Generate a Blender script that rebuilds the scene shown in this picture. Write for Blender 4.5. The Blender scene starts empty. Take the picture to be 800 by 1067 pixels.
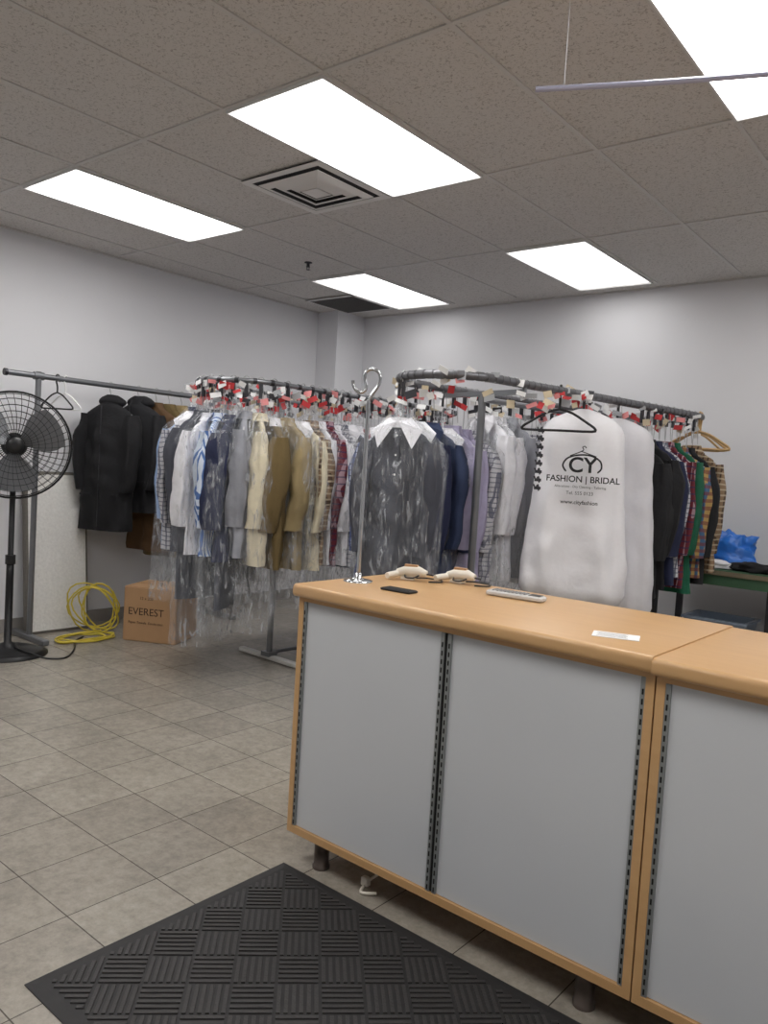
import bpy, math, random
from mathutils import Vector, Matrix, noise
random.seed(7)
R=random.Random(11)
SC=bpy.context.scene
COL=SC.collection
H=1.37; CE=2.925
XL,XR,YF,YB=-5.75,3.0,-3.0,6.06

# ------------------------------------------------------------ materials
MATS={}
def newmat(name):
    m=bpy.data.materials.new(name); m.use_nodes=True
    return m,m.node_tree.nodes,m.node_tree.links,m.node_tree.nodes['Principled BSDF']
def setin(b,n,v):
    if n in b.inputs: b.inputs[n].default_value=v
def c4(c): return (c[0],c[1],c[2],1)
def srgb(r,g,b):
    f=lambda x:(x/255/12.92) if x/255<=.04045 else ((x/255+.055)/1.055)**2.4
    return (f(r),f(g),f(b))
def mat(name,col,rough=.6,metal=0,nscale=20,namp=.08,bump=0,bscale=60,sheen=0,coat=0):
    if name in MATS: return MATS[name]
    m,N,L,b=newmat(name)
    tc=N.new('ShaderNodeTexCoord')
    nz=N.new('ShaderNodeTexNoise'); nz.inputs['Scale'].default_value=nscale; nz.inputs['Detail'].default_value=4
    L.new(tc.outputs['Object'],nz.inputs['Vector'])
    mx=N.new('ShaderNodeMix'); mx.data_type='RGBA'
    mx.inputs['A'].default_value=c4([x*(1-namp) for x in col]); mx.inputs['B'].default_value=c4([min(1,x*(1+namp)) for x in col])
    L.new(nz.outputs['Fac'],mx.inputs['Factor']); L.new(mx.outputs['Result'],b.inputs['Base Color'])
    b.inputs['Roughness'].default_value=rough; b.inputs['Metallic'].default_value=metal
    setin(b,'Coat Weight',coat); setin(b,'Sheen Weight',sheen)
    if bump:
        n2=N.new('ShaderNodeTexNoise'); n2.inputs['Scale'].default_value=bscale; n2.inputs['Detail'].default_value=3
        L.new(tc.outputs['Object'],n2.inputs['Vector'])
        bp=N.new('ShaderNodeBump'); bp.inputs['Strength'].default_value=bump; bp.inputs['Distance'].default_value=.01
        L.new(n2.outputs['Fac'],bp.inputs['Height']); L.new(bp.outputs['Normal'],b.inputs['Normal'])
    MATS[name]=m; return m
def fabric(r,g,b,rough=.85):
    return mat('fabric_%d_%d_%d'%(r,g,b),srgb(r,g,b),rough,0,30,.10,.9,14,.0)
def pattern(name,base,c2,c3,fx,fz,thin=.3):
    if name in MATS: return MATS[name]
    m,N,L,b=newmat(name)
    tc=N.new('ShaderNodeTexCoord'); sp=N.new('ShaderNodeSeparateXYZ')
    nz=N.new('ShaderNodeTexNoise'); nz.inputs['Scale'].default_value=4; L.new(tc.outputs['Object'],nz.inputs['Vector'])
    sc=N.new('ShaderNodeVectorMath'); sc.operation='SCALE'; sc.inputs['Scale'].default_value=.05; L.new(nz.outputs['Color'],sc.inputs[0])
    ad=N.new('ShaderNodeVectorMath'); L.new(tc.outputs['Object'],ad.inputs[0]); L.new(sc.outputs[0],ad.inputs[1])
    L.new(ad.outputs[0],sp.inputs[0])
    def stripes(out,freq,th):
        a=N.new('ShaderNodeMath'); a.operation='MULTIPLY'; a.inputs[1].default_value=freq; L.new(out,a.inputs[0])
        f=N.new('ShaderNodeMath'); f.operation='FRACT'; L.new(a.outputs[0],f.inputs[0])
        g=N.new('ShaderNodeMath'); g.operation='LESS_THAN'; g.inputs[1].default_value=th; L.new(f.outputs[0],g.inputs[0])
        return g.outputs[0]
    m1=N.new('ShaderNodeMix'); m1.data_type='RGBA'; m1.inputs['A'].default_value=c4(base); m1.inputs['B'].default_value=c4(c2)
    L.new(stripes(sp.outputs['X'],fx,thin),m1.inputs['Factor'])
    cur=m1.outputs['Result']
    if fz:
        m2=N.new('ShaderNodeMix'); m2.data_type='RGBA'; m2.inputs['B'].default_value=c4(c3); L.new(cur,m2.inputs['A'])
        q=N.new('ShaderNodeMath'); q.operation='MULTIPLY'; q.inputs[1].default_value=.7; L.new(stripes(sp.outputs['Z'],fz,thin),q.inputs[0])
        L.new(q.outputs[0],m2.inputs['Factor']); cur=m2.outputs['Result']
    L.new(cur,b.inputs['Base Color']); b.inputs['Roughness'].default_value=.85
    MATS[name]=m; return m
def film():
    if 'film' in MATS: return MATS['film']
    m,N,L,b=newmat('plastic_film')
    out=[n for n in N if n.type=='OUTPUT_MATERIAL'][0]
    tc=N.new('ShaderNodeTexCoord'); mp=N.new('ShaderNodeMapping'); mp.inputs['Scale'].default_value=(13,13,3.6)
    L.new(tc.outputs['Object'],mp.inputs[0])
    nz=N.new('ShaderNodeTexNoise'); nz.inputs['Scale'].default_value=2.2; nz.inputs['Detail'].default_value=3.5; nz.inputs['Distortion'].default_value=1.4
    L.new(mp.outputs[0],nz.inputs['Vector'])
    bp=N.new('ShaderNodeBump'); bp.inputs['Strength'].default_value=1; bp.inputs['Distance'].default_value=.03
    L.new(nz.outputs['Fac'],bp.inputs['Height'])
    rp=N.new('ShaderNodeMapRange'); rp.inputs[1].default_value=.5; rp.inputs[2].default_value=.70; rp.inputs[3].default_value=.075; rp.inputs[4].default_value=.40
    L.new(nz.outputs['Fac'],rp.inputs[0])
    b.inputs['Base Color'].default_value=(.82,.85,.90,1); b.inputs['Roughness'].default_value=.12
    L.new(bp.outputs['Normal'],b.inputs['Normal'])
    tr=N.new('ShaderNodeBsdfTransparent'); ms=N.new('ShaderNodeMixShader')
    L.new(rp.outputs[0],ms.inputs[0]); L.new(tr.outputs[0],ms.inputs[1]); L.new(b.outputs[0],ms.inputs[2]); L.new(ms.outputs[0],out.inputs['Surface'])
    MATS['film']=m; return m

WHITE=mat('white_paper',srgb(238,238,238),.7,namp=.03)
STEEL=mat('steel_tube',srgb(128,130,134),.38,.7,8,.15)
RSTEEL=mat('rail_steel',srgb(112,112,116),.4,.6,30,.25)
DSTEEL=mat('dark_steel',srgb(72,72,76),.4,.8,8,.2)
CHROME=mat('chrome',srgb(200,202,205),.18,1,8,.05)
BLACK=mat('black_plastic',srgb(22,22,24),.4,0,20,.2)
WIRE=mat('hanger_wire',srgb(190,190,192),.35,.8,8,.05)
REDTAG=mat('red_tag',srgb(200,58,62),.7,namp=.1)
PINK=mat('pink_tag',srgb(232,150,150),.7,namp=.1)
GREYP=mat('grey_plastic',srgb(150,152,155),.5,0,20,.05)

# ------------------------------------------------------------ mesh builder
class MB:
    def __init__(s): s.v=[];s.f=[];s.m=[];s.sm=[];s.mats=[];s.M=Matrix.Identity(4)
    def mi(s,m):
        if m not in s.mats: s.mats.append(m)
        return s.mats.index(m)
    def add(s,vs,fs,m,smooth=False):
        o=len(s.v); i=s.mi(m)
        s.v+= [s.M@Vector(v) for v in vs]
        for f in fs: s.f.append([o+k for k in f]); s.m.append(i); s.sm.append(smooth)
    def box(s,c,d,m,M=None,bev=0):
        x,y,z=[k/2 for k in d]
        if bev:
            b=min(bev,x*.9,y*.9,z*.9); rings=[]
            for (zz,ins) in ((-z,b),(-z+b,0),(z-b,0),(z,b)):
                X,Y=x-ins,y-ins; k=b*.99
                rings.append([Vector(q) for q in ((X-k,-Y,zz),(X,-Y+k,zz),(X,Y-k,zz),(X-k,Y,zz),(-X+k,Y,zz),(-X,Y-k,zz),(-X,-Y+k,zz),(-X+k,-Y,zz))])
            rings=[[ (M@p if M else p)+Vector(c) for p in r] for r in rings]
            s.loft(rings,m,True,True,False); return
        vs=[Vector((i*x,j*y,k*z)) for i in(-1,1) for j in(-1,1) for k in(-1,1)]
        vs=[(M@p if M else p)+Vector(c) for p in vs]
        s.add(vs,[(0,1,3,2),(4,6,7,5),(0,4,5,1),(2,3,7,6),(0,2,6,4),(1,5,7,3)],m)
    def loft(s,rings,m,c0=True,c1=True,smooth=True,closed=True):
        n=len(rings[0]); vs=[p for r in rings for p in r]; fs=[]
        for i in range(len(rings)-1):
            for j in range(n if closed else n-1):
                a=i*n+j; b=i*n+(j+1)%n; fs.append((a,b,b+n,a+n))
        s.add(vs,fs,m,smooth)
        if c0: s.add(rings[0],[tuple(range(n))[::-1]],m)
        if c1: s.add(rings[-1],[tuple(range(n))],m)
    def tube(s,pts,r,m,n=8,closed=False,caps=True):
        pts=[Vector(p) for p in pts]; k=len(pts); rings=[]; prev=None
        for i,p in enumerate(pts):
            if closed: t=(pts[(i+1)%k]-pts[i-1])
            else: t=pts[min(i+1,k-1)]-pts[max(i-1,0)]
            t.normalize()
            if prev is None:
                a=Vector((0,0,1)) if abs(t.z)<.9 else Vector((1,0,0)); nx=a.cross(t).normalized()
            else:
                nx=(prev-t*prev.dot(t)).normalized()
            prev=nx; ny=t.cross(nx)
            rr=r[i] if isinstance(r,(list,tuple)) else r
            rings.append([p+nx*rr*math.cos(2*math.pi*j/n)+ny*rr*math.sin(2*math.pi*j/n) for j in range(n)])
        if closed: rings.append(rings[0]); s.loft(rings,m,False,False)
        else: s.loft(rings,m,caps,caps)
    def lathe(s,prof,c,m,n=32,M=None):
        rings=[]
        for (r,z) in prof:
            q=[Vector((r*math.cos(2*math.pi*j/n),r*math.sin(2*math.pi*j/n),z)) for j in range(n)]
            rings.append([(M@p if M else p)+Vector(c) for p in q])
        s.loft(rings,m,True,True)
    def sheet(s,grid,m,th=0):
        n=len(grid[0]); vs=[p for r in grid for p in r]; fs=[]
        for i in range(len(grid)-1):
            for j in range(n-1):
                a=i*n+j; fs.append((a,a+1,a+n+1,a+n))
        s.add(vs,fs,m,True)
    def done(s,name,parent=None):
        me=bpy.data.meshes.new(name)
        me.from_pydata([tuple(v) for v in s.v],[],s.f)
        for m in s.mats: me.materials.append(m)
        me.polygons.foreach_set('material_index',s.m); me.polygons.foreach_set('use_smooth',s.sm)
        me.update()
        o=bpy.data.objects.new(name,me); COL.objects.link(o)
        if parent: o.parent=parent
        return o
def empty(name,loc=(0,0,0)):
    e=bpy.data.objects.new(name,None); e.location=loc; COL.objects.link(e); e.empty_display_size=.1; return e
def text(name,body,size,M,m,parent,ext=.0004,off=0):
    c=bpy.data.curves.new(name,'FONT'); c.body=body; c.size=size; c.align_x='CENTER'; c.align_y='CENTER'; c.extrude=ext; c.offset=off
    c.materials.append(m)
    o=bpy.data.objects.new(name,c); COL.objects.link(o)
    o.parent=parent; o.matrix_parent_inverse=Matrix.Identity(4); o.matrix_basis=parent.matrix_basis.inverted()@M if parent else M
    return o

# ------------------------------------------------------------ room
def floor_mat():
    m,N,L,b=newmat('vinyl_tile_floor')
    tc=N.new('ShaderNodeTexCoord'); mp=N.new('ShaderNodeMapping'); mp.inputs['Location'].default_value=(.1,.07,0); L.new(tc.outputs['Object'],mp.inputs[0])
    br=N.new('ShaderNodeTexBrick'); br.offset=0; br.squash=1
    br.inputs['Scale'].default_value=1; br.inputs['Brick Width'].default_value=.305; br.inputs['Row Height'].default_value=.305
    br.inputs['Mortar Size'].default_value=.0021; br.inputs['Mortar Smooth'].default_value=.3
    br.inputs['Color1'].default_value=c4(srgb(164,157,146)); br.inputs['Color2'].default_value=c4(srgb(153,146,136)); br.inputs['Mortar'].default_value=c4(srgb(84,78,70))
    L.new(mp.outputs[0],br.inputs['Vector'])
    nz=N.new('ShaderNodeTexNoise'); nz.inputs['Scale'].default_value=30; nz.inputs['Detail'].default_value=9; nz.inputs['Roughness'].default_value=.75; L.new(tc.outputs['Object'],nz.inputs['Vector'])
    n2=N.new('ShaderNodeTexNoise'); n2.inputs['Scale'].default_value=2.6; n2.inputs['Detail'].default_value=7; n2.inputs['Roughness'].default_value=.65; L.new(tc.outputs['Object'],n2.inputs['Vector'])
    r1=N.new('ShaderNodeMapRange'); r1.inputs[1].default_value=.3; r1.inputs[2].default_value=.7; r1.inputs[3].default_value=.72; r1.inputs[4].default_value=1.18; L.new(nz.outputs['Fac'],r1.inputs[0])
    r2=N.new('ShaderNodeMapRange'); r2.inputs[1].default_value=.3; r2.inputs[2].default_value=.62; r2.inputs[3].default_value=.82; r2.inputs[4].default_value=1.04; L.new(n2.outputs['Fac'],r2.inputs[0])
    mu=N.new('ShaderNodeMath'); mu.operation='MULTIPLY'; L.new(r1.outputs[0],mu.inputs[0]); L.new(r2.outputs[0],mu.inputs[1])
    vm=N.new('ShaderNodeVectorMath'); vm.operation='SCALE'; L.new(br.outputs['Color'],vm.inputs[0]); L.new(mu.outputs[0],vm.inputs['Scale'])
    L.new(vm.outputs[0],b.inputs['Base Color']); b.inputs['Roughness'].default_value=.27
    bp=N.new('ShaderNodeBump'); bp.inputs['Strength'].default_value=.3; bp.inputs['Distance'].default_value=.002; bp.invert=True
    L.new(br.outputs['Fac'],bp.inputs['Height']); L.new(bp.outputs['Normal'],b.inputs['Normal'])
    return m
def ceil_mat():
    m,N,L,b=newmat('fissured_ceiling_tile')
    tc=N.new('ShaderNodeTexCoord')
    vz=N.new('ShaderNodeTexNoise'); vz.inputs['Scale'].default_value=90; vz.inputs['Detail'].default_value=3; vz.inputs['Distortion'].default_value=1.2
    L.new(tc.outputs['Object'],vz.inputs['Vector'])
    r=N.new('ShaderNodeMapRange'); r.inputs[1].default_value=.34; r.inputs[2].default_value=.46; L.new(vz.outputs['Fac'],r.inputs[0])
    mx=N.new('ShaderNodeMix'); mx.data_type='RGBA'; mx.inputs['A'].default_value=c4(srgb(168,163,159)); mx.inputs['B'].default_value=c4(srgb(212,208,205))
    L.new(r.outputs[0],mx.inputs['Factor']); L.new(mx.outputs['Result'],b.inputs['Base Color']); b.inputs['Roughness'].default_value=.95
    return m
WALL=mat('painted_wall',srgb(227,227,231),.7,0,3,.02,.06,120)
def slab(name,c,d,m):
    b=MB(); b.box((0,0,0),d,m); o=b.done(name); o.location=c; return o
slab('floor',((XL+XR)/2,(YF+YB)/2,-.05),(XR-XL+.4,YB-YF+.4,.1),floor_mat())
slab('ceiling',((XL+XR)/2,(YF+YB)/2,CE+.05),(XR-XL+.4,YB-YF+.4,.1),ceil_mat())
slab('wall_left',(XL-.1,(YF+YB)/2,CE/2),(.2,YB-YF+.4,CE),WALL)
slab('wall_right',(XR+.1,(YF+YB)/2,CE/2),(.2,YB-YF+.4,CE),WALL)
slab('wall_back',((XL+XR)/2,YB+.1,CE/2),(XR-XL,.2,CE),WALL)
slab('wall_front',((XL+XR)/2,YF-.1,CE/2),(XR-XL,.2,CE),WALL)
slab('wall_corner_column',(XL+.14,YB-.2,CE/2),(.28,.4,CE),WALL)
BB=mat('baseboard_vinyl',srgb(150,146,142),.5)
slab('baseboard_left',(XL+.006,(YF+YB-.4)/2,.05),(.012,YB-YF-.4,.1),BB)
slab('baseboard_back',((XL+.28+XR)/2,YB-.006,.05),(XR-XL-.28,.012,.1),BB)

TB=mat('ceiling_tbar',srgb(205,202,200),.5,namp=.02)
gx0,gy0=-2.92,2.2
PIV=Vector((-2.62,3.2,0)); GR=math.radians(1.0)
RM=Matrix.Translation(PIV)@Matrix.Rotation(GR,4,'Z')@Matrix.Translation(-PIV)
g=MB(); g.M=RM
def colx(k): return gx0+.61*k-(.03 if k<=-2 else 0)
for k in range(-4,9):
    g.box((colx(k),1.5,CE-.003),(.02,8.8,.006),TB)
for k in range(-4,3):
    y=gy0+1.22*k; g.box(((XL+XR)/2,y,CE-.0035),(8.55,.02,.007),TB)
g.M=Matrix.Identity(4)
g.box((XL+.012,(YF+YB)/2,CE-.004),(.024,YB-YF,.008),TB); g.box(((XL+XR)/2,YB-.012,CE-.004),(XR-XL,.024,.008),TB)
g.done('trim_ceiling_grid')
def cplace(o,x,y,z): o.matrix_basis=RM@Matrix.Translation((x,y,z))

def lens_mat(nm,s1,s0,e):
    m,N,L,b=newmat(nm)
    tc=N.new('ShaderNodeTexCoord'); sp=N.new('ShaderNodeSeparateXYZ'); L.new(tc.outputs['Object'],sp.inputs[0])
    def ab(o):
        a=N.new('ShaderNodeMath'); a.operation='ABSOLUTE'; L.new(o,a.inputs[0]); return a.outputs[0]
    sb=N.new('ShaderNodeMath'); sb.operation='SUBTRACT'; sb.inputs[1].default_value=.13; L.new(ab(sp.outputs['X']),sb.inputs[0])
    mr=N.new('ShaderNodeMapRange'); mr.inputs[1].default_value=0; mr.inputs[2].default_value=.16; mr.inputs[3].default_value=s1; mr.inputs[4].default_value=s0
    L.new(ab(sb.outputs[0]),mr.inputs[0])
    me=N.new('ShaderNodeMapRange'); me.inputs[1].default_value=.40; me.inputs[2].default_value=.58; me.inputs[3].default_value=1; me.inputs[4].default_value=e
    L.new(ab(sp.outputs['Y']),me.inputs[0])
    mu=N.new('ShaderNodeMath'); mu.operation='MULTIPLY'; L.new(mr.outputs[0],mu.inputs[0]); L.new(me.outputs[0],mu.inputs[1])
    setin(b,'Emission Color',(1,.985,.96,1)); L.new(mu.outputs[0],b.inputs['Emission Strength'])
    return m
LENS=lens_mat('fluorescent_lens',13.2,7.8,.3); LENS2=lens_mat('fluorescent_lens_dimmed',5.0,3.2,.4); FR=mat('fixture_frame',srgb(225,225,225),.4,namp=.02)  # back-row lens output lowered to soften hotspots on the back wall
for (cx,cy) in [(0,0),(-3,0),(3,0),(0,2),(-3,2),(3,2),(6,0),(6,2),(0,-2),(-3,-2),(3,-2),(6,-2)]:
    X=colx(cx)+.305; Y=gy0+1.22*cy+.61
    b=MB()
    for sx in(-1,1): b.box((sx*.294,0,-.003),(.008,1.196,.016),FR)
    for sy in(-1,1): b.box((0,sy*.598,-.003),(.59,.008,.016),FR)
    b.box((0,0,.003),(.582,1.19,.004),LENS2 if cy==2 else LENS)
    o=b.done('fluorescent_ceiling_light'); cplace(o,X,Y,CE-.008)

# air diffuser
b=MB(); DV=mat('diffuser_metal',srgb(225,223,222),.45,0,8,.03); DK=mat('diffuser_dark',srgb(48,48,50),.8)
b.box((0,0,.0),(.59,.59,.004),DK)
def sqring(b,ro,ri,zo,zi,m):
    P=[]
    for (r,z) in((ro,zo),(ri,zi)): P.append([Vector((sx*r,sy*r,z)) for sx,sy in((-1,-1),(1,-1),(1,1),(-1,1))])
    P2=[[p+Vector((0,0,-.003)) for p in r] for r in P]
    b.loft(P,m,False,False,False); b.loft(P2,m,False,False,False); b.loft([P[0],P2[0]],m,False,False,False); b.loft([P[1],P2[1]],m,False,False,False)
sqring(b,.30,.255,-.006,-.006,DV)
for (ro,ri) in((.228,.185),(.165,.122),(.105,.07)): sqring(b,ro,ri,-.014,-.026,DV)
b.box((0,0,-.024),(.12,.12,.006),DV)
o=b.done('ceiling_air_diffuser'); cplace(o,-3.225,3.115,CE-.008)
b=MB(); b.box((0,0,0),(.58,.58,.004),DK)
for i in range(20): b.box((0,-.28+i*.029,-.006),(.56,.006,.008),mat('grille_grey',srgb(105,103,102),.5))
for sx in(-1,1): b.box((sx*.285,0,-.006),(.02,.59,.01),DV); b.box((0,sx*.285,-.006),(.59,.02,.01),DV)
o=b.done('return_air_grille'); cplace(o,-5.09,5.5,CE-.008)
b=MB(); b.lathe([(.03,0),(.03,-.006),(.012,-.008),(.012,-.03),(.016,-.034),(.016,-.038)],(0,0,0),DSTEEL,16)
b.box((0,.012,-.045),(.004,.003,.02),DSTEEL);b.box((0,-.012,-.045),(.004,.003,.02),DSTEEL); b.lathe([(.015,-.055),(.015,-.058)],(0,0,0),DSTEEL,12)
o=b.done('fire_sprinkler'); o.location=(-4.43,4.22,CE)

# hanging strip
b=MB(); ACR=mat('acrylic_strip',srgb(190,190,215),.2,0,8,.03)
p0=Vector((-1.27,2.12,2.555)); d=Vector((.595,.26,0)).normalized()
pts=[p0+d*t+Vector((0,0,-.02*math.sin(t*2.2)+.02*t)) for t in [i*.08 for i in range(22)]]
b.loft([[p+Vector((0,0,.009)),p+Vector((.004,-.006,0)),p+Vector((0,0,-.009)),p+Vector((-.004,.006,0))] for p in pts],ACR)
for t in(.085,1.5): q=p0+d*t; b.tube([q+Vector((0,0,.0)),(q.x,q.y,CE)],.0014,WIRE,5)
b.done('hanging_sign_rail')

# ------------------------------------------------------------ counter
def wood():
    m,N,L,b=newmat('maple_laminate')
    tc=N.new('ShaderNodeTexCoord'); mp=N.new('ShaderNodeMapping'); mp.inputs['Scale'].default_value=(1.2,14,14); L.new(tc.outputs['Object'],mp.inputs[0])
    nz=N.new('ShaderNodeTexNoise'); nz.inputs['Scale'].default_value=2.5; nz.inputs['Detail'].default_value=6; L.new(mp.outputs[0],nz.inputs['Vector'])
    mx=N.new('ShaderNodeMix'); mx.data_type='RGBA'; mx.inputs['A'].default_value=c4(srgb(194,152,104)); mx.inputs['B'].default_value=c4(srgb(210,170,122))
    L.new(nz.outputs['Fac'],mx.inputs['Factor']); L.new(mx.outputs['Result'],b.inputs['Base Color']); b.inputs['Roughness'].default_value=.32
    return m
WD=wood()
GL=mat('frosted_panel',srgb(205,208,212),.24,0,2,.05,0,0,0,.3)
AL=mat('slotted_standard',srgb(150,154,154),.4,.5,30,.1)
SLOT=mat('slot_black',srgb(12,12,12),.8)
def counter(x0,x1,ztop,name):
    root=empty(name,(x0,1.83,0)); b=MB(); w=x1-x0; D=.60; th=.042
    inv=Matrix.Translation((-x0,-1.83,0))
    zb,zt=.11,ztop-th
    zc=(zb+zt)/2; hh=zt-zb
    b.box((x0+.011,1.84+D/2,zc),(.022,D,hh),WD); b.box((x1-.011,1.84+D/2,zc),(.022,D,hh),WD)
    b.box(((x0+x1)/2,1.84+D/2,zb+.012),(w-.044,D,.024),WD); b.box(((x0+x1)/2,1.84+D/2,zt-.008),(w-.044,D,.016),WD)
    b.box(((x0+x1)/2,1.84+D-.02,zc),(w-.044,.012,hh-.04),WD)
    b.done('carcass',root).matrix_parent_inverse=inv
    t=MB(); prof=[]; y0,y1=1.812,2.46; r=.014
    for (cy,cz,a0,a1) in((y1-r,ztop-r,0,90),(y0+r,ztop-r,90,180),(y0+r,ztop-th+r,180,270),(y1-r,ztop-th+r,270,360)):
        for k in range(6):
            a=math.radians(a0+(a1-a0)*k/5); prof.append((cy+r*math.cos(a),cz+r*math.sin(a)))
    rings=[]
    for (x,s) in((x0-.010,.985),(x0-.004,1.0),(x1-.002,1.0),(x1-.001,.995)):
        rings.append([Vector((x,(p[0]-2.13)*s+2.13,(p[1]-(ztop-th/2))*s+ztop-th/2)) for p in prof])
    t.loft(rings,WD); t.done('countertop',root).matrix_parent_inverse=inv
    q=MB(); xm=(x0+x1)/2; zl,zh=zb+.026,zt-.018
    q.box(((x0+.034+xm-.016)/2,1.852,(zl+zh)/2),(xm-x0-.05,.006,zh-zl),GL)
    q.box(((xm+.016+x1-.034)/2,1.852,(zl+zh)/2),(x1-xm-.05,.006,zh-zl),GL)
    for xs in (x0+.028,xm-.012,xm+.012,x1-.028):
        q.box((xs,1.848,(zl+zh)/2),(.013,.012,zh-zl),AL)
        n=int((zh-zl)/.025)
        for i in range(n): q.box((xs,1.8415,zl+.012+i*.025),(.004,.002,.014),SLOT)
    q.box((xm,1.852,(zl+zh)/2),(.011,.01,zh-zl),SLOT)
    q.done('doors',root).matrix_parent_inverse=inv
    l=MB()
    for xx in(x0+.115,x1-.14):
        for yy in(1.90,2.34):
            l.lathe([(.03,0.0),(.03,.01),(.026,.012),(.026,.1),(.035,.105),(.035,.11)],(xx,yy,0),mat('leg_bronze',srgb(90,80,74),.4,.5),20)
    l.done('legs',root).matrix_parent_inverse=inv
CT=.968
counter(-1.885,-.661,CT,'service_counter')
counter(-.657,.567,CT-.004,'service_counter')

# pole with S hook
b=MB(); px,py=-1.82,2.06
b.lathe([(.052,0),(.052,.004),(.03,.009),(.012,.014),(.012,.03),(.0075,.032)],(px,py,CT),CHROME,24)
hx=Vector((.768,.64,0)); top=CT+.645
def smooth(P,n=4):
    out=[]
    P=[Vector(p) for p in P]
    for i in range(len(P)-1):
        a=P[max(i-1,0)];b_=P[i];c=P[i+1];d_=P[min(i+2,len(P)-1)]
        for k in range(n):
            t=k/n; out.append(.5*((2*b_)+(c-a)*t+(2*a-5*b_+4*c-d_)*t*t+(-a+3*b_-3*c+d_)*t*t*t))
    out.append(P[-1]); return out
pts=[Vector((px,py,CT+.02)),Vector((px,py,CT+.4)),Vector((px,py,top-.02))]
S=[(0,0),(.010,.02),(.026,.045),(.033,.068),(.026,.09),(.006,.099),(-.012,.090),(-.016,.07),(-.010,.048),(-.012,.032),(-.026,.024),(-.042,.032),(-.051,.048),(-.053,.06)]
hook=smooth([Vector((px,py,top-.005))+(hx*s[0]+Vector((0,0,s[1])))*1.12 for s in S],3)
b.tube(pts+hook,[.0075]*3+[.006]*len(hook),CHROME,10)
b.tube([(px,py,CT+.36),(px,py,CT+.40)],.0095,CHROME,10)
b.done('hook_stand')

def rotM(c,ang,extra=None):
    return Matrix.Translation(c)@Matrix.Rotation(ang,4,'Z')
CREAM=mat('cream_plastic',srgb(228,222,210),.4)
for (c,ang) in(((-1.745,2.27,CT+.002),.35),((-1.60,2.38,CT+.002),.1)):
    b=MB(); b.M=rotM(c,ang)
    b.tube([(-.055,0,.022),(-.02,0,.03),(.03,0,.032),(.06,0,.026)],[.013,.02,.02,.012],CREAM,12)
    b.tube([(-.045,0,.02),(-.065,-.03,.016),(-.075,-.055,.014)],[.012,.012,.011],CREAM,10)
    b.tube([(.055,0,.026),(.085,0,.024)],.0035,DSTEEL,8)
    b.tube(smooth([(-.02,-.012,.018),(-.01,-.035,.012),(.02,-.04,.012),(.035,-.018,.02)],4),.003,BLACK,6)
    b.tube(smooth([(.0,.01,.004),(.04,.05,.004),(.1,.04,.004),(.12,-.01,.004),(.08,-.04,.004)],5),.003,BLACK,6)
    b.box((0,0,.052),(.05,.016,.008),mat('tan_trim',srgb(190,150,110),.5))
    b.box((-.01,0,.006),(.05,.03,.012),CREAM)
    b.done('tagging_gun')
b=MB(); b.M=rotM((-1.60,2.02,CT+.0045),.05); b.box((0,0,0),(.12,.055,.008),BLACK,bev=.003); b.box((0,0,.0042),(.108,.045,.001),SLOT); b.done('black_smartphone')
b=MB(); b.M=rotM((-1.30,2.27,CT+.01),.12)
b.box((0,0,0),(.20,.05,.018),mat('remote_grey',srgb(205,205,205),.45),bev=.005)
for i in range(9):
    for j in range(3): b.box((-.075+i*.014,-.014+j*.014,.0105),(.009,.009,.004),GREYP)
b.box((.07,0,.0095),(.04,.034,.002),BLACK); b.done('remote_control')
b=MB(); b.M=rotM((-.82,1.97,CT+.001),.35)
b.box((0,0,0),(.12,.075,.0012),WHITE)
for i in range(5): b.box((-.01,-.025+i*.012,.0009),(.08-.008*(i%2),.002,.0004),GREYP)
b.done('paper_receipt')
b=MB(); b.tube(smooth([(-1.54,2.05,.10),(-1.54,1.97,.06),(-1.58,1.93,.015),(-1.56,1.87,.008),(-1.52,1.90,.008)],5),.005,CREAM,8)
b.box((-1.58,1.915,.02),(.03,.022,.03),CREAM,bev=.004); b.done('power_cable')

# ------------------------------------------------------------ mat
RUB=mat('rubber_mat',srgb(44,43,44),.75,0,40,.25); RUB2=mat('rubber_rib',srgb(58,56,56),.7,0,60,.25,.2,200)
b=MB(); mx0,mx1,my0,my1=-1.875,-.15,.93,1.825
def rr(z,i): return [Vector((x,y,z)) for x,y in((mx0+i,my0+i),(mx1-i,my0+i),(mx1-i,my1-i),(mx0+i,my1-i))]
b.loft([rr(0,0),rr(.003,0),rr(.007,.03)],RUB,True,True,False)
ix0,ix1,iy0,iy1=mx0+.045,mx1-.045,my0+.045,my1-.045
def clip(p,q):
    t0,t1=0,1; dx,dy=q[0]-p[0],q[1]-p[1]
    for P,Q in((-dx,p[0]-ix0),(dx,ix1-p[0]),(-dy,p[1]-iy0),(dy,iy1-p[1])):
        if abs(P)<1e-9:
            if Q<0: return None
        else:
            r_=Q/P
            if P<0: t0=max(t0,r_)
            else: t1=min(t1,r_)
    if t1-t0<.05: return None
    return (p[0]+dx*t0,p[1]+dy*t0),(p[0]+dx*t1,p[1]+dy*t1)
S_=.115; ca=math.sqrt(.5); cxm,cym=(mx0+mx1)/2,(my0+my1)/2
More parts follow.
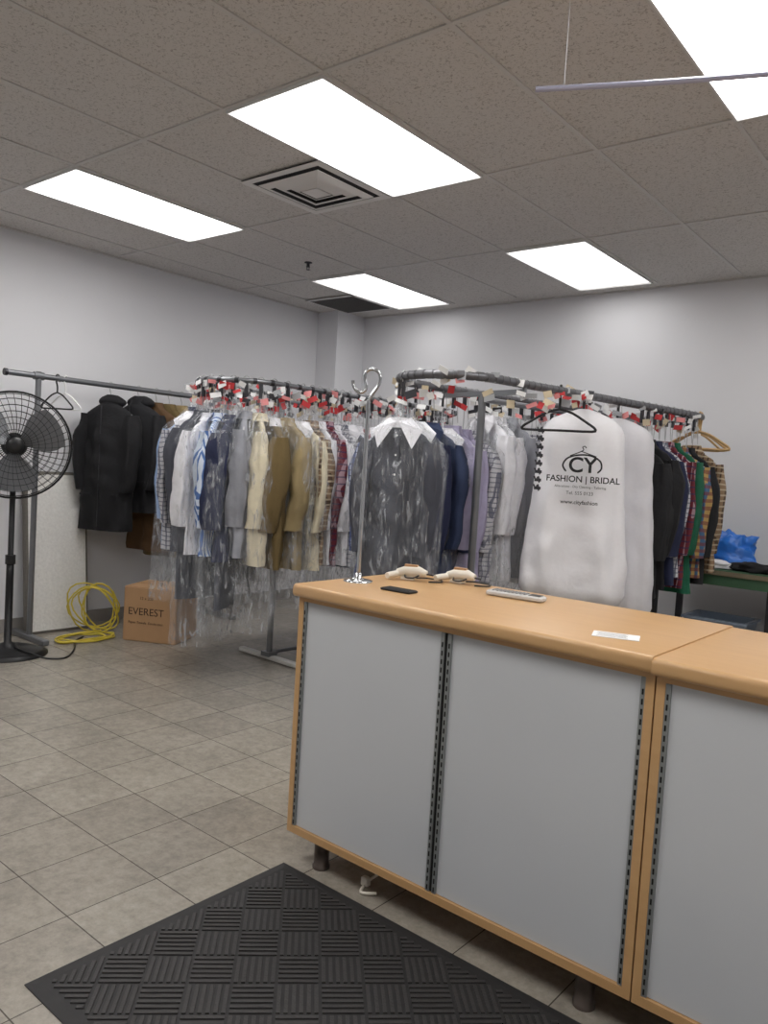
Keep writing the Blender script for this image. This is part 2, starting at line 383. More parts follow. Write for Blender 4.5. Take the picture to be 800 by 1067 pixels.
for i in range(-12,13):
    for j in range(-12,13):
        for k in range(6):
            o_=-S_/2+S_*(k+.5)/6
            if (i+j)%2: A=(i*S_-S_*.46,j*S_+o_);B=(i*S_+S_*.46,j*S_+o_)
            else: A=(i*S_+o_,j*S_-S_*.46);B=(i*S_+o_,j*S_+S_*.46)
            A=(cxm+ca*(A[0]-A[1]),cym+ca*(A[0]+A[1]));B=(cxm+ca*(B[0]-B[1]),cym+ca*(B[0]+B[1]))
            r_=clip(A,B)
            if not r_: continue
            (ax,ay),(bx,by)=r_; l=math.hypot(bx-ax,by-ay); an=math.atan2(by-ay,bx-ax)
            b.box(((ax+bx)/2,(ay+by)/2,.0085),(l,.010,.005),RUB2,Matrix.Rotation(an,3,'Z'))
b.done('rubber_floor_mat')

# ------------------------------------------------------------ garments
def ring(w,t,z,n=36,ex=2.4,seed=0,amp=0,cx=0,cy=0,fr=5.,outw=False):
    out=[]
    for j in range(n):
        a=2*math.pi*j/n; c,s=math.cos(a),math.sin(a)
        x=w*math.copysign(abs(c)**(2/ex),c); y=t*math.copysign(abs(s)**(2/ex),s)
        k=noise.noise(Vector((x*fr*2.2+seed*7.3,z*1.6+seed,s*1.5)))
        k2=noise.noise(Vector((x*9+seed,z*9,s*2+seed)))*.4
        if outw: k=max(-.25,k)+.3
        k*=amp;k2*=amp
        out.append(Vector((cx+x+c*(k*.6+k2*.5),cy+y+s*(k+k2)*1.6,z+k*.15)))
    return out
def body(b,prof,m,seed,amp,n=36,cap=True,z0=0,steps=22,ex=2.4,fr=5.,outw=False):
    Z0,Z1=prof[0][0],prof[-1][0]; rings=[]
    zs=[p[0] for p in prof[:6]]; last=prof[5][0]
    zs+= [last+(Z1-last)*(i+1)/steps for i in range(steps)]
    for z in zs:
        for i in range(len(prof)-1):
            if prof[i][0]<=z<=prof[i+1][0]+1e-6:
                q=(z-prof[i][0])/max(1e-6,prof[i+1][0]-prof[i][0]); w=prof[i][1]+(prof[i+1][1]-prof[i][1])*q; t=prof[i][2]+(prof[i+1][2]-prof[i][2])*q; break
        f=min(1,max(0,(z-Z0-.03))/.25)
        rings.append(ring(w,t,z0-z,n,ex,seed,amp*f,fr=fr,outw=outw))
    b.loft(rings,m,cap,cap)
def hanger(b,drop,w,m=WIRE,r=.0028):
    pts=smooth([(.0,.026,-.022),(0,.022,.012),(0,0,.028),(0,-.02,.014),(0,-.016,-.02),(0,0,-.06),(0,0,-drop)],4)
    b.tube(pts,r,m,6)
    b.tube(smooth([(0,0,-drop),(w*.35,0,-drop-.02),(w*.8,0,-drop-.075),(w*.97,0,-drop-.1),(w*.9,0,-drop-.115),(0,0,-drop-.115),(-w*.9,0,-drop-.115),(-w*.97,0,-drop-.1),(-w*.8,0,-drop-.075),(-w*.35,0,-drop-.02),(0,0,-drop)],3),r,m,6)
def garment(P,ang,kind,m,length=.75,w=.225,t=.05,drop=.22,cover=0,m2=None,pants=None,seed=None,hm=WIRE,collar=None,name=None,clen=None):
    seed=seed if seed is not None else R.random()*50
    b=MB(); hanger(b,drop,w*.95,hm,.0028 if hm is WIRE else .006)
    z0=-drop
    if kind in('shirt','jacket','coat','suit'):
        tk={'shirt':t,'coat':t*1.25}.get(kind,t*1.15)
        sl_=.012 if kind=='shirt' else 0
        prof=[(0.0,.048,.038),(.02+sl_*.3,.085,tk*.7),(.05+sl_*.6,.14,tk*.75),(.08+sl_,w*.83,tk*.75),(.115+sl_,w*.97,tk*.72),(.16+sl_,w*1.0,tk*.9),(.35,w*.90,tk*1.05),(length*.75,w*.90,tk*1.1),(length,w*.97,tk*1.15)]
        am={'shirt':.048,'coat':.040}.get(kind,.038)
        body(b,prof,m,seed,am,n=44,z0=z0,steps=26)
        sl=min(.58,length*.8)
        for s in(-1,1):
            rings=[]; swing=noise.noise(Vector((seed*3,s*5.,0)))*.05
            for i in range(14):
                q=i/13; cx=s*(w*.88+.035*math.sin(q*2)-.035*q*q)+ .014*noise.noise(Vector((q*4,seed,s))) ; cy=-.012-.03*q+swing*q
                rr_=(.030+.026*min(1,q*4))*(1-.28*q)*(1.2 if kind!='shirt' else 1)
                rings.append(ring(rr_*.9,rr_*1.05,z0-.09-q*sl,16,2.1,seed+s,.034,cx,cy,14))
            b.loft(rings,m)
        cm_=collar or m
        rg=[ring(.058,.046,z0+.032,20,2),ring(.062,.05,z0+.005,20,2),ring(.085,.056,z0-.02,20,2)]
        b.loft(rg,cm_,False,False)
        yf=-(tk*.95+.012)
        if kind=='shirt':
            k=1.5 if collar else 1
            for s in(-1,1):
                y2=yf-(.034 if collar else .016)
                b.add([(0.004*s,yf-.012,z0+.012),(s*.060,yf+.03,z0+.034),(s*.09*k,yf-.002,z0-.02*k),(s*.062*k,y2,z0-.085*k)],[(0,1,2,3)],cm_)
            g_=[[Vector((x,-(tk*1.12)-.012-.004*math.sin(i*.7+seed),z0-.03-(length-.05)*i/14)) for x in(-.017,.017)] for i in range(15)]
            b.sheet(g_,m)
            for i in range(6):
                b.lathe([(.0055,0),(.0055,.003)],(0,-(tk*1.12)-.015,z0-.06-i*.1),WHITE,8,Matrix.Rotation(math.pi/2,3,'X'))
        elif kind in('jacket','suit'):
            b.add([(-.05,yf-.008,z0+.01),(.05,yf-.008,z0+.01),(0,yf-.016,z0-.30)],[(0,1,2)],m2 or m)
            for s in(-1,1):
                b.add([(s*.045,yf+.01,z0+.03),(s*.10,yf-.006,z0-.05),(s*.115,yf-.020,z0-.13),(s*.012,yf-.028,z0-.33),(s*.03,yf-.024,z0-.14)],[(0,1,2,3,4)],m)
            for i in range(2): b.lathe([(.009,0),(.009,.004)],(.012,yf-.022,z0-.36-i*.1),BLACK,8,Matrix.Rotation(math.pi/2,3,'X'))
        elif kind=='coat':
            rings=[]
            for i in range(7):
                q=i/6; a=q*math.pi*.95
                rings.append(ring(.10*math.sin(a*.85+.35)+.01,.06*math.sin(a*.85+.35)+.01,z0+.06-.11*q,18,2.2,seed,.018,0,.03))
            b.loft(rings,m)
            b.tube([(0,-(tk*1.2)-.006,z0-.03-(length-.06)*i/10) for i in range(11)],.004,DSTEEL,6)
            for s in(-1,1): b.box((s*.11,-(tk*1.15)-.004,z0-length*.72),(.10,.012,.012),m)
        if pants:
            body(b,[(0,w*.72,.03),(.05,w*.74,.032),(.1,w*.74,.034),(.2,w*.75,.035),(.3,w*.75,.035),(.35,w*.76,.036),(.42,w*.76,.036)],pants,seed+3,.02,z0=z0-length+.12,steps=10)
    elif kind=='bag':
        prof=[(-.02,.03,.03),(.0,.09,.045),(.035,w*.72,.07),(.075,w*.90,.085),(.12,w*.98,.095),(.2,w*1.0,.10),(.45,w*1.06,.11),(length*.8,w*1.26,.12),(length*.93,w*1.24,.11),(length*.985,w*1.1,.075),(length,w*.9,.03)]
        body(b,prof,m,seed,.036,n=56,z0=z0,steps=34,ex=2.7)
    if cover:
        cl=clen or (length+.22); F=film()
        prof=[(-.13,.012,.012),(-.05,.06,.045),(.01,.12,.075),(.05,w*.82,.09),(.09,w*1.06,.092),(.15,w*1.14,.095),(.3,w*1.16,.098),(length,w*1.16,.1),(cl,w*1.22,.09)]
        body(b,prof,F,seed+9,.062,n=52,cap=False,z0=z0,steps=34,fr=8,outw=True)
    nm=name or {'shirt':'hanging_dress_shirt','jacket':'hanging_jacket','suit':'hanging_suit','coat':'hanging_winter_coat','bag':'garment_bag'}[kind]
    o=b.done(nm); o.matrix_basis=Matrix.Translation(P)@Matrix.Rotation(ang,4,'Z')
    return o

class Oval:
    def __init__(s,tip,ang,r,L,z):
        s.ey=Vector((math.sin(ang),math.cos(ang),0)); s.ex=Vector((math.cos(ang),-math.sin(ang),0)); s.r=r; s.L=L
        s.c0=Vector((tip[0],tip[1],z))+s.ey*r; s.arc=math.pi*r/2; s.z=z
    def at(s,d):
        sg=1 if d>=0 else -1; a=abs(d)
        if a<s.arc:
            th=d/s.r; n=s.ex*math.sin(th)-s.ey*math.cos(th); return s.c0+n*s.r,n
        k=a-s.arc
        if k<s.L: return s.c0+s.ex*sg*s.r+s.ey*k, s.ex*sg
        th=(k-s.L)/s.r; n=s.ex*sg*math.cos(th)+s.ey*math.sin(th)
        return s.c0+s.ey*s.L+n*s.r,n
    def rail(s,b,m,r=.02):
        tot=2*s.arc+s.L; N_=90
        pts=[s.at(-tot+2*tot*i/N_)[0] for i in range(N_)]
        b.tube(pts,r,m,10,closed=True)
        return tot
def ang_of(n,jit=0):
    a=math.atan2(n.y,n.x)
    fy=Vector((math.sin(a),-math.cos(a),0))
    if fy.y>0 or (abs(fy.y)<.05 and fy.x<0): a+=math.pi
    return a+jit

RZ=1.88
OvL=Oval((-4.02,3.02),0.03,.32,1.75,1.865)
OvR=Oval((-2.44,3.10),0.165,.29,2.0,1.855)
def conveyor(ov,posts,name,bead):
    root=empty(name,(ov.c0.x,ov.c0.y,0)); b=MB(); inv=Matrix.Translation((-ov.c0.x,-ov.c0.y,0)); z=ov.z
    tot=ov.rail(b,RSTEEL if bead else STEEL,.021 if bead else .016)
    b.done('rail_loop',root).matrix_parent_inverse=inv
    b=MB(); n=int(2*tot/(.05 if bead else .11))
    for i in range(n):
        p,nn=ov.at(-tot+2*tot*i/n); t=Vector((-nn.y,nn.x,0))
        b.tube([p-t*.018,p+t*.018] if bead else [p-t*.012,p+t*.012],.0235 if bead else .019,RSTEEL if bead else DSTEEL,10)
    b.done('rail_collars',root).matrix_parent_inverse=inv
    b=MB(); an=Matrix.Rotation(math.atan2(ov.ex.y,ov.ex.x),3,'Z')
    for k in posts:
        c=ov.c0+ov.ey*k
        b.tube([(c.x,c.y,.03),(c.x,c.y,z-.045)],.021,STEEL,14)
        A=c-ov.ex*ov.r; B=c+ov.ex*ov.r
        b.box((c.x,c.y,z-.04),(2*ov.r,.04,.025),STEEL,an)
        for e in(A,B): b.tube([(e.x,e.y,z-.045),(e.x,e.y,z)],.012,STEEL,8)
        b.box((c.x,c.y,.02),(.62,.05,.03),mat('foot_white',srgb(200,198,194),.5),an,bev=.006)
        b.box((c.x,c.y,.045),(.08,.08,.03),STEEL)
    a_=ov.c0+ov.ey*posts[0]; e_=ov.c0+ov.ey*posts[-1]
    b.tube([(a_.x,a_.y,z-.07),(e_.x,e_.y,z-.07)],.016,STEEL,8)
    b.tube([(a_.x,a_.y,.05),(e_.x,e_.y,.05)],.014,STEEL,8)
    b.done('support_posts',root).matrix_parent_inverse=inv
conveyor(OvL,[.30,1.6],'garment_conveyor',False)
conveyor(OvR,[.22,1.85],'garment_conveyor',True)

W=fabric(234,234,240); LB=fabric(150,174,214); BL=fabric(78,110,168); NV=fabric(34,40,70); GY=fabric(70,72,82); LG=fabric(152,154,162)
TAN=fabric(156,138,100); CRM=fabric(224,214,188); BK=fabric(20,20,24); BR=fabric(95,70,45); OL=fabric(112,94,58); MR=fabric(92,30,42); LIL=fabric(168,162,190)
GRN=fabric(20,92,66); DB=fabric(42,54,84)
PM=pattern('maroon_plaid',srgb(105,34,48),srgb(170,140,150),srgb(40,40,80),26,24,.22)
PB=pattern('blue_stripe',srgb(215,225,240),srgb(84,118,180),srgb(0,0,0),60,0,.4)
PG=pattern('grey_plaid',srgb(190,190,196),srgb(110,112,125),srgb(80,80,100),38,36,.25)
PR=pattern('colour_plaid',srgb(180,150,90),srgb(70,105,140),srgb(120,60,60),26,22,.5)
PR2=pattern('red_check',srgb(205,190,190),srgb(150,50,55),srgb(120,50,60),34,32,.35)
PBR=pattern('brown_check',srgb(140,115,90),srgb(80,60,45),srgb(200,185,160),30,28,.3)
PN=pattern('navy_check',srgb(60,75,120),srgb(190,198,220),srgb(30,34,60),34,34,.2)

tags=MB()
TM=[REDTAG,WHITE,WHITE,PINK,WHITE,WHITE,REDTAG,mat('beige_tag',srgb(215,200,170),.7),DSTEEL,mat('grey_tag',srgb(170,172,176),.6)]
def tag(p,ang,n=2,up=.0):
    for i in range(n):
        m=R.choice(TM)
        M=Matrix.Rotation(.55+R.uniform(-.8,.8),3,'Z')@Matrix.Rotation(R.uniform(-.5,.5),3,'Y')@Matrix.Rotation(R.uniform(-.4,.4),3,'X')
        tags.box(p+Vector((R.uniform(-.06,.06),R.uniform(-.04,.04),R.uniform(-.14,-.01)+up)),(R.uniform(.03,.07),.0015,R.uniform(.018,.042)),m,M)
def clipdark(p,ang):
    M=Matrix.Rotation(ang,3,'Z')
    tags.box(p+Vector((0,0,-.06)),(.014,.022,.09),DSTEEL,M)
    tags.tube([p+Vector((.02,0,-.03)),p+Vector((.03,.01,-.19))],.0025,WIRE,5)

SL=[(-1.75,'shirt',W,.75,0,{}),(-1.62,'shirt',LG,.75,0,{}),(-1.50,'jacket',NV,.8,0,{}),(-1.38,'shirt',W,.75,0,{}),(-1.26,'shirt',LB,.75,0,{}),
(-1.14,'shirt',W,.78,0,{}),(-1.04,'shirt',GY,.8,0,{}),(-.94,'shirt',W,.8,0,{}),(-.85,'shirt',PG,.85,1,{'clen':1.1}),
(-.76,'shirt',W,.85,0,{}),(-.68,'shirt',GY,.88,1,{'clen':1.1}),(-.60,'shirt',W,.85,0,{}),(-.52,'shirt',PN,.85,1,{'clen':1.1}),(-.44,'shirt',W,.85,0,{}),(-.36,'shirt',BL,.85,1,{'clen':1.15}),
(-.28,'shirt',W,.84,0,{}),(-.20,'shirt',LB,.85,1,{'clen':1.2}),(-.12,'shirt',PG,.84,0,{}),(-.04,'suit',GY,.85,0,{'pants':GY}),(.04,'shirt',W,.84,1,{'clen':1.4}),
(.12,'shirt',PB,.84,0,{}),(.20,'suit',NV,.86,1,{'pants':GY,'clen':1.3}),(.28,'shirt',LG,.86,0,{}),
(.37,'shirt',CRM,.90,1,{'clen':1.3}),(.46,'jacket',OL,.90,0,{'m2':CRM}),(.57,'jacket',TAN,.92,1,{'clen':1.15,'m2':CRM}),
(.70,'shirt',CRM,.92,0,{}),(.78,'shirt',PBR,.9,1,{}),(.85,'shirt',W,.9,0,{}),(.92,'shirt',PM,.92,0,{}),(.99,'shirt',W,.9,1,{'collar':W}),(1.06,'shirt',PG,.92,0,{}),(1.13,'shirt',NV,.95,0,{'collar':W}),
(1.2,'shirt',W,.92,1,{}),(1.28,'shirt',PR2,.92,0,{}),(1.36,'shirt',W,.9,0,{}),(1.44,'shirt',DB,.92,0,{'collar':W}),(1.52,'shirt',W,.9,1,{}),(1.6,'shirt',GY,.92,0,{}),(1.68,'shirt',W,.9,0,{}),
(1.76,'shirt',PN,.9,0,{}),(1.85,'shirt',W,.9,0,{}),(1.95,'shirt',LG,.9,0,{}),(2.05,'shirt',W,.9,0,{}),(2.15,'shirt',DB,.9,0,{}),(2.25,'shirt',W,.9,0,{})]
for (d_,k,m,l,cv,kw) in SL:
    p,n=OvL.at(d_); a=ang_of(n,R.uniform(-.22,.22))
    kw=dict(kw)
    if 'collar' not in kw and R.random()<.3: kw['collar']=W
    garment(p,a,k,m,l,w=.205,t=.034,cover=cv,drop=.235+R.uniform(-.015,.02),**kw)
    tag(p,a,5); clipdark(p,a)
SR=[(-.10,'shirt',GY,.90,1,{'collar':W,'clen':1.15}),(-.22,'shirt',PN,.88,0,{'collar':W}),(-.33,'shirt',NV,.88,1,{'clen':1.1}),(-.45,'shirt',NV,.90,0,{'collar':W}),(-.56,'shirt',DB,.88,0,{}),(-.66,'shirt',NV,.88,1,{'collar':W}),(-.75,'shirt',LIL,.85,0,{}),
(-.84,'shirt',LIL,.85,0,{}),(-.94,'shirt',PG,.85,1,{}),(-1.04,'shirt',W,.95,0,{}),(-1.14,'shirt',W,.95,1,{}),(-1.25,'shirt',LG,.95,0,{}),(-1.36,'shirt',W,.9,0,{}),(-1.47,'shirt',PG,.85,0,{}),(-1.57,'shirt',DB,.88,1,{}),
(-1.67,'shirt',MR,.88,0,{}),(-1.77,'shirt',PM,.88,0,{}),(-1.87,'shirt',LB,.88,0,{}),(-1.97,'shirt',MR,.88,0,{}),(-2.07,'shirt',PM,.88,0,{}),(-2.17,'shirt',W,.88,0,{}),(-2.28,'jacket',BK,.85,0,{}),
(1.80,'suit',BK,.90,0,{'pants':BK}),(1.87,'suit',BK,.88,0,{'pants':BK}),(1.95,'jacket',NV,.85,0,{}),(2.02,'shirt',PG,.80,0,{}),(2.09,'shirt',PM,.88,0,{}),(2.17,'jacket',GRN,.92,0,{}),(2.27,'shirt',PR,.80,0,{}),(2.36,'jacket',BK,.85,0,{}),(2.44,'shirt',PBR,.8,0,{})]
for (d_,k,m,l,cv,kw) in SR:
    p,n=OvR.at(d_); a=ang_of(n,R.uniform(-.15,.15))
    if -.7<d_<0: a=.45+R.uniform(-.12,.12)-(d_+.4)*.5
    dr=.24 if not(-1.3<d_<-1.0) else .15
    garment(p,a,k,m,l,w=.20,t=.034,cover=cv,drop=dr+R.uniform(-.01,.02),**kw)
    tag(p,a,4); clipdark(p,a)
BAGM=mat('nonwoven_white',srgb(238,237,241),.8,0,60,.03,.5,12)
p,n=OvR.at(1.20); bag=garment(p,.34,'bag',BAGM,1.08,w=.235,t=.1,drop=.10,seed=3.3); tag(p,.3,5); clipdark(p,.3)
BAGM2=mat('nonwoven_white_shaded',srgb(222,221,226),.8,0,60,.03,.5,12)  # second white bag: shadow separating it put into a darker white
p2,n=OvR.at(1.54); garment(p2,.15,'bag',BAGM2,1.16,w=.225,t=.1,drop=.12,seed=8.1); tag(p2,.3,5); clipdark(p2,.3)
INK=mat('black_ink',srgb(24,24,28),.7)
def bt(nm,s,size,x,z,y=-.176,off=0):
    M=bag.matrix_basis@Matrix.Translation((x,y,z))@Matrix.Rotation(math.pi/2,4,'X')
    return text(nm,s,size,M,INK,bag,.0006,off)
bt('print_logo','CY',.115,.035,-.40,off=.002); bt('print_title','FASHION | BRIDAL',.047,.04,-.475,off=.0008); bt('print_address','Alterations - Dry Cleaning - Tailoring',.018,.03,-.515)
bt('print_phone','Tel. 555 0123',.026,.03,-.55); bt('print_web','www.cityfashion',.030,.03,-.60,off=.0005)
lg=MB()
lg.tube(smooth([(-.085,0,-.035),(-.105,0,.0),(-.08,0,.04),(-.02,0,.058),(.04,0,.056),(.09,0,.03),(.10,0,-.01),(.08,0,-.035)],5),[.001]+[.005]*34+[.001],INK,6)
lg.tube(smooth([(-.07,0,.052),(-.01,0,.078),(.0,0,.09),(-.006,0,.1),(.006,0,.106),(.014,0,.096)],4),.0028,INK,6); lg.tube([(-.01,0,.078),(.07,0,.052)],.0028,INK,6)
lo=lg.done('print_emblem'); lo.parent=bag; lo.location=(.035,-.176,-.40)
for d_ in [.05,.15,.25,.45,.6,.7,.85,.95,1.05,1.12,1.2,1.3,1.4]:
    p,n=OvR.at(d_); tag(p,0.5,4,.03)
for d_ in [i*.08-1.2 for i in range(42)]:
    p,n=OvL.at(d_); tag(p,.5,2)
tags.done('garment_tags')
def bhanger(P,ang,w,m,r=.006,name='plastic_hanger',chain=False):
    b=MB(); hanger(b,.10,w,m,r)
    if chain:
        for i in range(8):
            z=-.20-i*.045; b.tube(smooth([(-.10-.012,0,z),(-.10,0,z-.02),(-.10+.012,0,z),(-.10+.018,0,z-.035)],3),.0045,DSTEEL,6)
            b.box((-.10+.01,0,z-.02),(.035,.010,.016),DSTEEL)
    o=b.done(name); o.matrix_basis=Matrix.Translation(P)@Matrix.Rotation(ang,4,'Z'); return o
p,n=OvR.at(.98); bhanger(p,.35,.20,BLACK,.0075,chain=True)
WH=mat('wood_hanger',srgb(200,165,115),.4)
for d_ in(2.52,2.58,2.64,2.70): 
    p,n=OvR.at(d_); bhanger(p,ang_of(n)+.3,.2,WH,.008,'wooden_hanger')

# ------------------------------------------------------------ wall rack (left)
b=MB(); bx=-5.44
b.tube([(bx,2.42,RZ),(bx,4.4,RZ)],.02,STEEL,12)
b.tube([(bx,2.64,0.03),(bx,2.64,RZ+.03)],.02,STEEL,12); b.tube([(bx,4.3,0.03),(bx,4.3,RZ+.03)],.02,STEEL,12)
for y in(2.64,4.3): b.box((bx,y,.02),(.5,.05,.04),STEEL,bev=.006)
for y in(2.64,4.3): b.tube([(bx,y-.035,RZ),(bx,y+.035,RZ)],.028,STEEL,12)
b.tube([(bx,2.42,RZ),(bx,2.40,RZ)],.025,DSTEEL,12)
b.done('wall_clothes_rack')
garment(Vector((bx,3.20,RZ)),.45,'coat',fabric(18,18,22),.97,w=.22,t=.07,drop=.13,seed=1)
garment(Vector((bx,3.44,RZ)),.40,'coat',fabric(26,26,30),.85,w=.225,t=.07,drop=.11,seed=2)
garment(Vector((bx,3.60,RZ)),.3,'jacket',BR,1.15,w=.225,t=.05,drop=.12,seed=5)
garment(Vector((bx,3.72,RZ)),.25,'jacket',OL,1.2,w=.22,t=.045,drop=.12,seed=6)
for i,(m,k) in enumerate([(TAN,'jacket'),(NV,'shirt'),(GY,'jacket'),(BK,'jacket')]):
    garment(Vector((bx,3.84+i*.11,RZ)),.1+R.uniform(-.1,.1),k,m,.85,w=.22,t=.04,drop=.12)
for (y,m) in((2.84,WHITE),(2.78,BLACK),):
    bhanger(Vector((bx,y,RZ)),.5,.13,m,.006,'clip_hanger')

# ------------------------------------------------------------ fan
FANM=mat('fan_black_metal',srgb(26,26,28),.4,.3,10,.1)
root=empty('pedestal_fan',(-5.14,2.35,0))
b=MB()
b.lathe([(.25,0),(.25,.012),(.20,.03),(.06,.045),(.045,.07),(.024,.08),(.024,.5)],(0,0,0),FANM,36)
b.lathe([(.032,.60),(.032,.66)],(0,0,0),BLACK,16)
b.lathe([(.024,.5),(.024,.64),(.018,.64),(.018,1.27),(.03,1.28),(.03,1.33)],(0,0,0),FANM,20)
b.tube(smooth([(.06,.02,.05),(.22,.06,.034),(.30,.12,.012),(.34,.22,.008),(.22,.34,.008),(.10,.42,.008),(-.05,.50,.008),(-.15,.62,.008)],6),.006,BLACK,6)
o=b.done('stand',root)
dirv=Vector((.86,-.38,-.02)).normalized(); qz=dirv.to_track_quat('Z','Y').to_matrix()
hd=MB(); off=Vector((0,0,1.385))+dirv*.09
def hp(v): return qz@Vector(v)+off
for side,zz in((1,.07),(-1,-.07)):
    for i,rr_ in enumerate([.06,.10,.14,.18,.22,.26,.30,.33]):
        z=zz*math.sqrt(max(0,1-(rr_/.345)**2))
        hd.tube([hp((rr_*math.cos(a),rr_*math.sin(a),z)) for a in [2*math.pi*j/40 for j in range(40)]],.0018,FANM,5,closed=True)
    for j in range(44):
        a=2*math.pi*j/44
        hd.tube([hp((r_*math.cos(a+.2*(r_/.34)),r_*math.sin(a+.2*(r_/.34)),zz*math.sqrt(max(0,1-(r_/.345)**2)))) for r_ in(.05,.12,.2,.28,.34)],.0013,FANM,4)
hd.tube([hp((.342*math.cos(a),.342*math.sin(a),0)) for a in [2*math.pi*j/48 for j in range(48)]],.007,FANM,8,closed=True)
hd.lathe([(.055,.062),(.055,.075),(.02,.08)],off,BLACK,24,qz)
hd.lathe([(.035,-.04),(.045,.0),(.03,.04)],off,BLACK,20,qz)
hd.lathe([(.05,-.22),(.075,-.20),(.08,-.08),(.06,-.06)],off,BLACK,24,qz)
BLD=mat('fan_blade',srgb(120,122,126),.4,.4,8,.1)
for k in range(3):
    a0=k*2*math.pi/3+.5; g_=[]
    for i in range(7):
        r_=.04+.26*i/6; ww=.5+.25*math.sin(i/6*math.pi)
        g_.append([Vector(hp((r_*math.cos(a0+ww*q),r_*math.sin(a0+ww*q),.035*q*1.0))) for q in(-.9,-.45,0,.45,.9)])
    hd.sheet(g_,BLD)
hd.tube([Vector((0,0,1.31)),Vector((0,0,1.385))-dirv*.02,hp((0,0,-.15))],.022,BLACK,10)
o=hd.done('head',root)

# white leaning board
b=MB(); PAN=mat('speckled_white_board',srgb(232,231,228),.7,0,55,.16,.8,30); PANE=mat('board_edge',srgb(110,106,100),.8,0,60,.2)
wd,ht=.48,1.20
sh=[(-wd/2,0),(wd/2,0),(wd/2,ht-.1)]+[(wd/2-.1+.1*math.cos(a),ht-.1+.1*math.sin(a)) for a in [math.radians(x) for x in(30,60,90)]]+[(-wd/2+.14+.14*math.cos(a),ht-.14+.14*math.sin(a)) for a in [math.radians(x) for x in(90,120,150,180)]]
def pt(y,z,off_): 
    lean=.12*(1-z/ht); return Vector((XL+.02+lean+off_,2.92+y,z+.002))
rA=[pt(y,z,0) for y,z in sh]; rB=[pt(y,z,.05) for y,z in sh]; rC=[pt(y*.93,(z-.6)*.965+.6,.056) for y,z in sh]
b.loft([rA,rB],PANE,True,False,False); b.loft([rB,rC],PANE,False,False,False); b.add(rC,[tuple(range(len(rC)))],PAN)
b.done('white_foam_board')

# cardboard box
CB=mat('cardboard',srgb(180,142,104),.8,0,12,.08); CB2=mat('cardboard_dark',srgb(120,85,52),.8,0,12,.08)
box=MB(); bw,bd,bh=.42,.36,.40
box.box((0,0,bh/2),(bw,bd,bh),CB,bev=.006)
box.box((0,0,bh+.002),(bw*.98,.003,.004),CB2); box.box((0,0,bh+.001),(.05,bd,.002),mat('packing_tape',srgb(190,160,110),.25))
for s in(-1,1): box.box((0,s*(bd/4),bh+.0015),(bw*.985,bd/2-.006,.003),CB)
bo=box.done('cardboard_box'); bo.matrix_basis=Matrix.Translation((-4.98,3.42,0))@Matrix.Rotation(.5,4,'Z')
INKB=mat('brown_ink',srgb(60,40,28),.8)
for (s,sz,z) in(('EVEREST',.076,.22),('Paper Towels  Essuie-tout',.026,.14),('12 x 200',.03,.32)):
    text('print',s,sz,bo.matrix_basis@Matrix.Translation((-.03,-bd/2-.001,z))@Matrix.Rotation(math.pi/2,4,'X'),INKB,bo)
# yellow extension cord
YC=mat('yellow_cord',srgb(215,195,70),.45)
b=MB(); pts=[]
for i in range(110):
    a=i*.33; r_=.14+.02*math.sin(i*.71); pts.append((-5.36+.05*math.sin(i*.13)+ .06*math.cos(a), 3.10+r_*math.cos(a+.3)+.04*math.sin(i*.2), .20+.17*math.sin(a)+.02*math.sin(i*.4)))
b.tube(pts,.006,YC,6)
pts=[]
for i in range(90):
    a=i*.3; pts.append((-5.24+.12*math.cos(a)+.02*math.sin(i*.5),2.95+.24*math.sin(a)*(.8+.2*math.sin(i*.17)),.010+.012*(i/90)+.004*math.sin(i)))
b.tube(smooth(pts,2),.006,YC,6)
b.done('yellow_extension_cord')

# ------------------------------------------------------------ back table (sewing)
GT=mat('green_table_mat',srgb(62,98,72),.6); root=empty('sewing_table',(-1.2,5.68,0))
b=MB(); tz=.84; b.box((0,0,tz-.02),(1.7,.62,.03),mat('table_ply',srgb(120,110,90),.6)); b.box((0,0,tz-.002),(1.66,.60,.006),GT)
for sx in(-.8,-.05,.8):
    for sy in(-.26,.26): b.box((sx,sy,(tz-.035)/2),(.04,.04,tz-.035),DSTEEL)
b.box((0,0,.25),(1.6,.5,.02),mat('shelf_dark',srgb(70,66,60),.6)); b.box((0,-.28,tz-.07),(1.6,.015,.07),GT)
b.done('frame',root)
def blob(name,c,d,m,seed,amp=.35,n=28):
    b=MB(); rings=[]
    for i in range(n//2+1):
        th=math.pi*i/(n//2); rg=[]
        for j in range(n):
            ph=2*math.pi*j/n; v=Vector((math.sin(th)*math.cos(ph),math.sin(th)*math.sin(ph),math.cos(th)))
            k=1+amp*noise.noise(v*2.1+Vector((seed,0,0)))+amp*.5*noise.noise(v*5+Vector((seed,3,0)))
            p=Vector((v.x*d[0],v.y*d[1],v.z*d[2]))*k; p.z=max(p.z,-d[2]*.55); rg.append(p)
        rings.append(rg)
    b.loft(rings,m,False,False); o=b.done(name); o.location=(c[0],c[1],c[2]+d[2]*.55); return o
BLUE=mat('blue_plastic_bag',srgb(40,115,210),.3,0,8,.15,.8,18)
blob('blue_plastic_bag',(-1.62,5.70,tz+.002),(.19,.14,.14),BLUE,2.2,.6,40)
blob('white_cloth_pile',(-1.68,5.48,tz+.002),(.17,.07,.035),W,5.2,.5)
blob('black_cloth_pile',(-1.38,5.50,tz+.002),(.14,.08,.04),BK,7.2,.5)
blob('grey_cloth_pile',(-1.90,5.66,tz+.002),(.07,.12,.05),GY,9.2,.5)
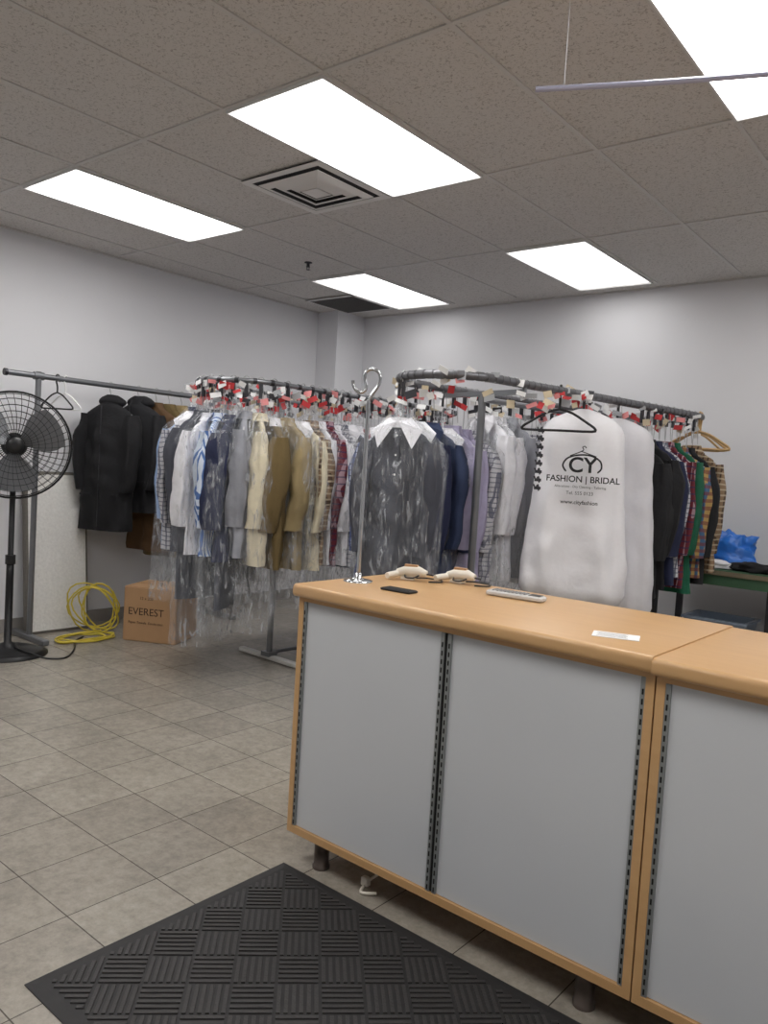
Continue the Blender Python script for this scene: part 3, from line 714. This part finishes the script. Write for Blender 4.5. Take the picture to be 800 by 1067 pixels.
b=MB(); b.lathe([(.03,0),(.03,.006),(.014,.008),(.02,.012),(.02,.06),(.014,.064),(.03,.066),(.03,.072)],(0,0,0),mat('orange_thread',srgb(220,100,40),.6),20); o=b.done('thread_spool'); o.location=(-1.24,5.46,tz+.002)
b=MB(); BIN=mat('clear_bin',srgb(150,165,185),.25)
b.loft([[Vector((sx*w_,sy*d__,z)) for sx,sy in((-1,-1),(1,-1),(1,1),(-1,1))] for (w_,d__,z) in((.16,.13,0),(.20,.16,.22),(.215,.175,.22),(.215,.175,.235),(.19,.15,.235),(.15,.12,.01))],BIN,True,True,False)
o=b.done('plastic_storage_bin'); o.location=(-1.6,5.62,.262)
blob('folded_fabric_bundle',(-1.15,5.6,.262),(.2,.16,.14),mat('bundle_cloth',srgb(120,110,104),.9,0,20,.3,.8,14),3.1,.4)
blob('black_duffel_bag',(-1.72,4.85,.0),(.2,.14,.2),BK,4.4,.25)

# ------------------------------------------------------------ camera
th=math.atan(.0608); ph=math.atan(44.1/810); ya=math.radians(39.84)
fw=Vector((-math.sin(ya),math.cos(ya),0)); R0=Vector((math.cos(ya),math.sin(ya),0))
F3=fw*math.cos(ph)-Vector((0,0,1))*math.sin(ph); U0=R0.cross(F3)
Cr=R0*math.cos(th)+U0*math.sin(th); Cu=U0*math.cos(th)-R0*math.sin(th)
cam=bpy.data.cameras.new('camera'); co=bpy.data.objects.new('camera',cam); COL.objects.link(co)
cam.sensor_fit='VERTICAL'; cam.sensor_height=36; cam.sensor_width=27; cam.lens=810/1067*36; cam.clip_start=.05
Mx=Matrix((( Cr.x,Cu.x,-F3.x,0),(Cr.y,Cu.y,-F3.y,0),(Cr.z,Cu.z,-F3.z,H),(0,0,0,1)))
co.matrix_world=Mx; SC.camera=co
w=bpy.data.worlds.new('world'); SC.world=w; w.use_nodes=True; w.node_tree.nodes['Background'].inputs[0].default_value=(.5,.52,.55,1); w.node_tree.nodes['Background'].inputs[1].default_value=.3
SC.view_settings.view_transform='Standard'
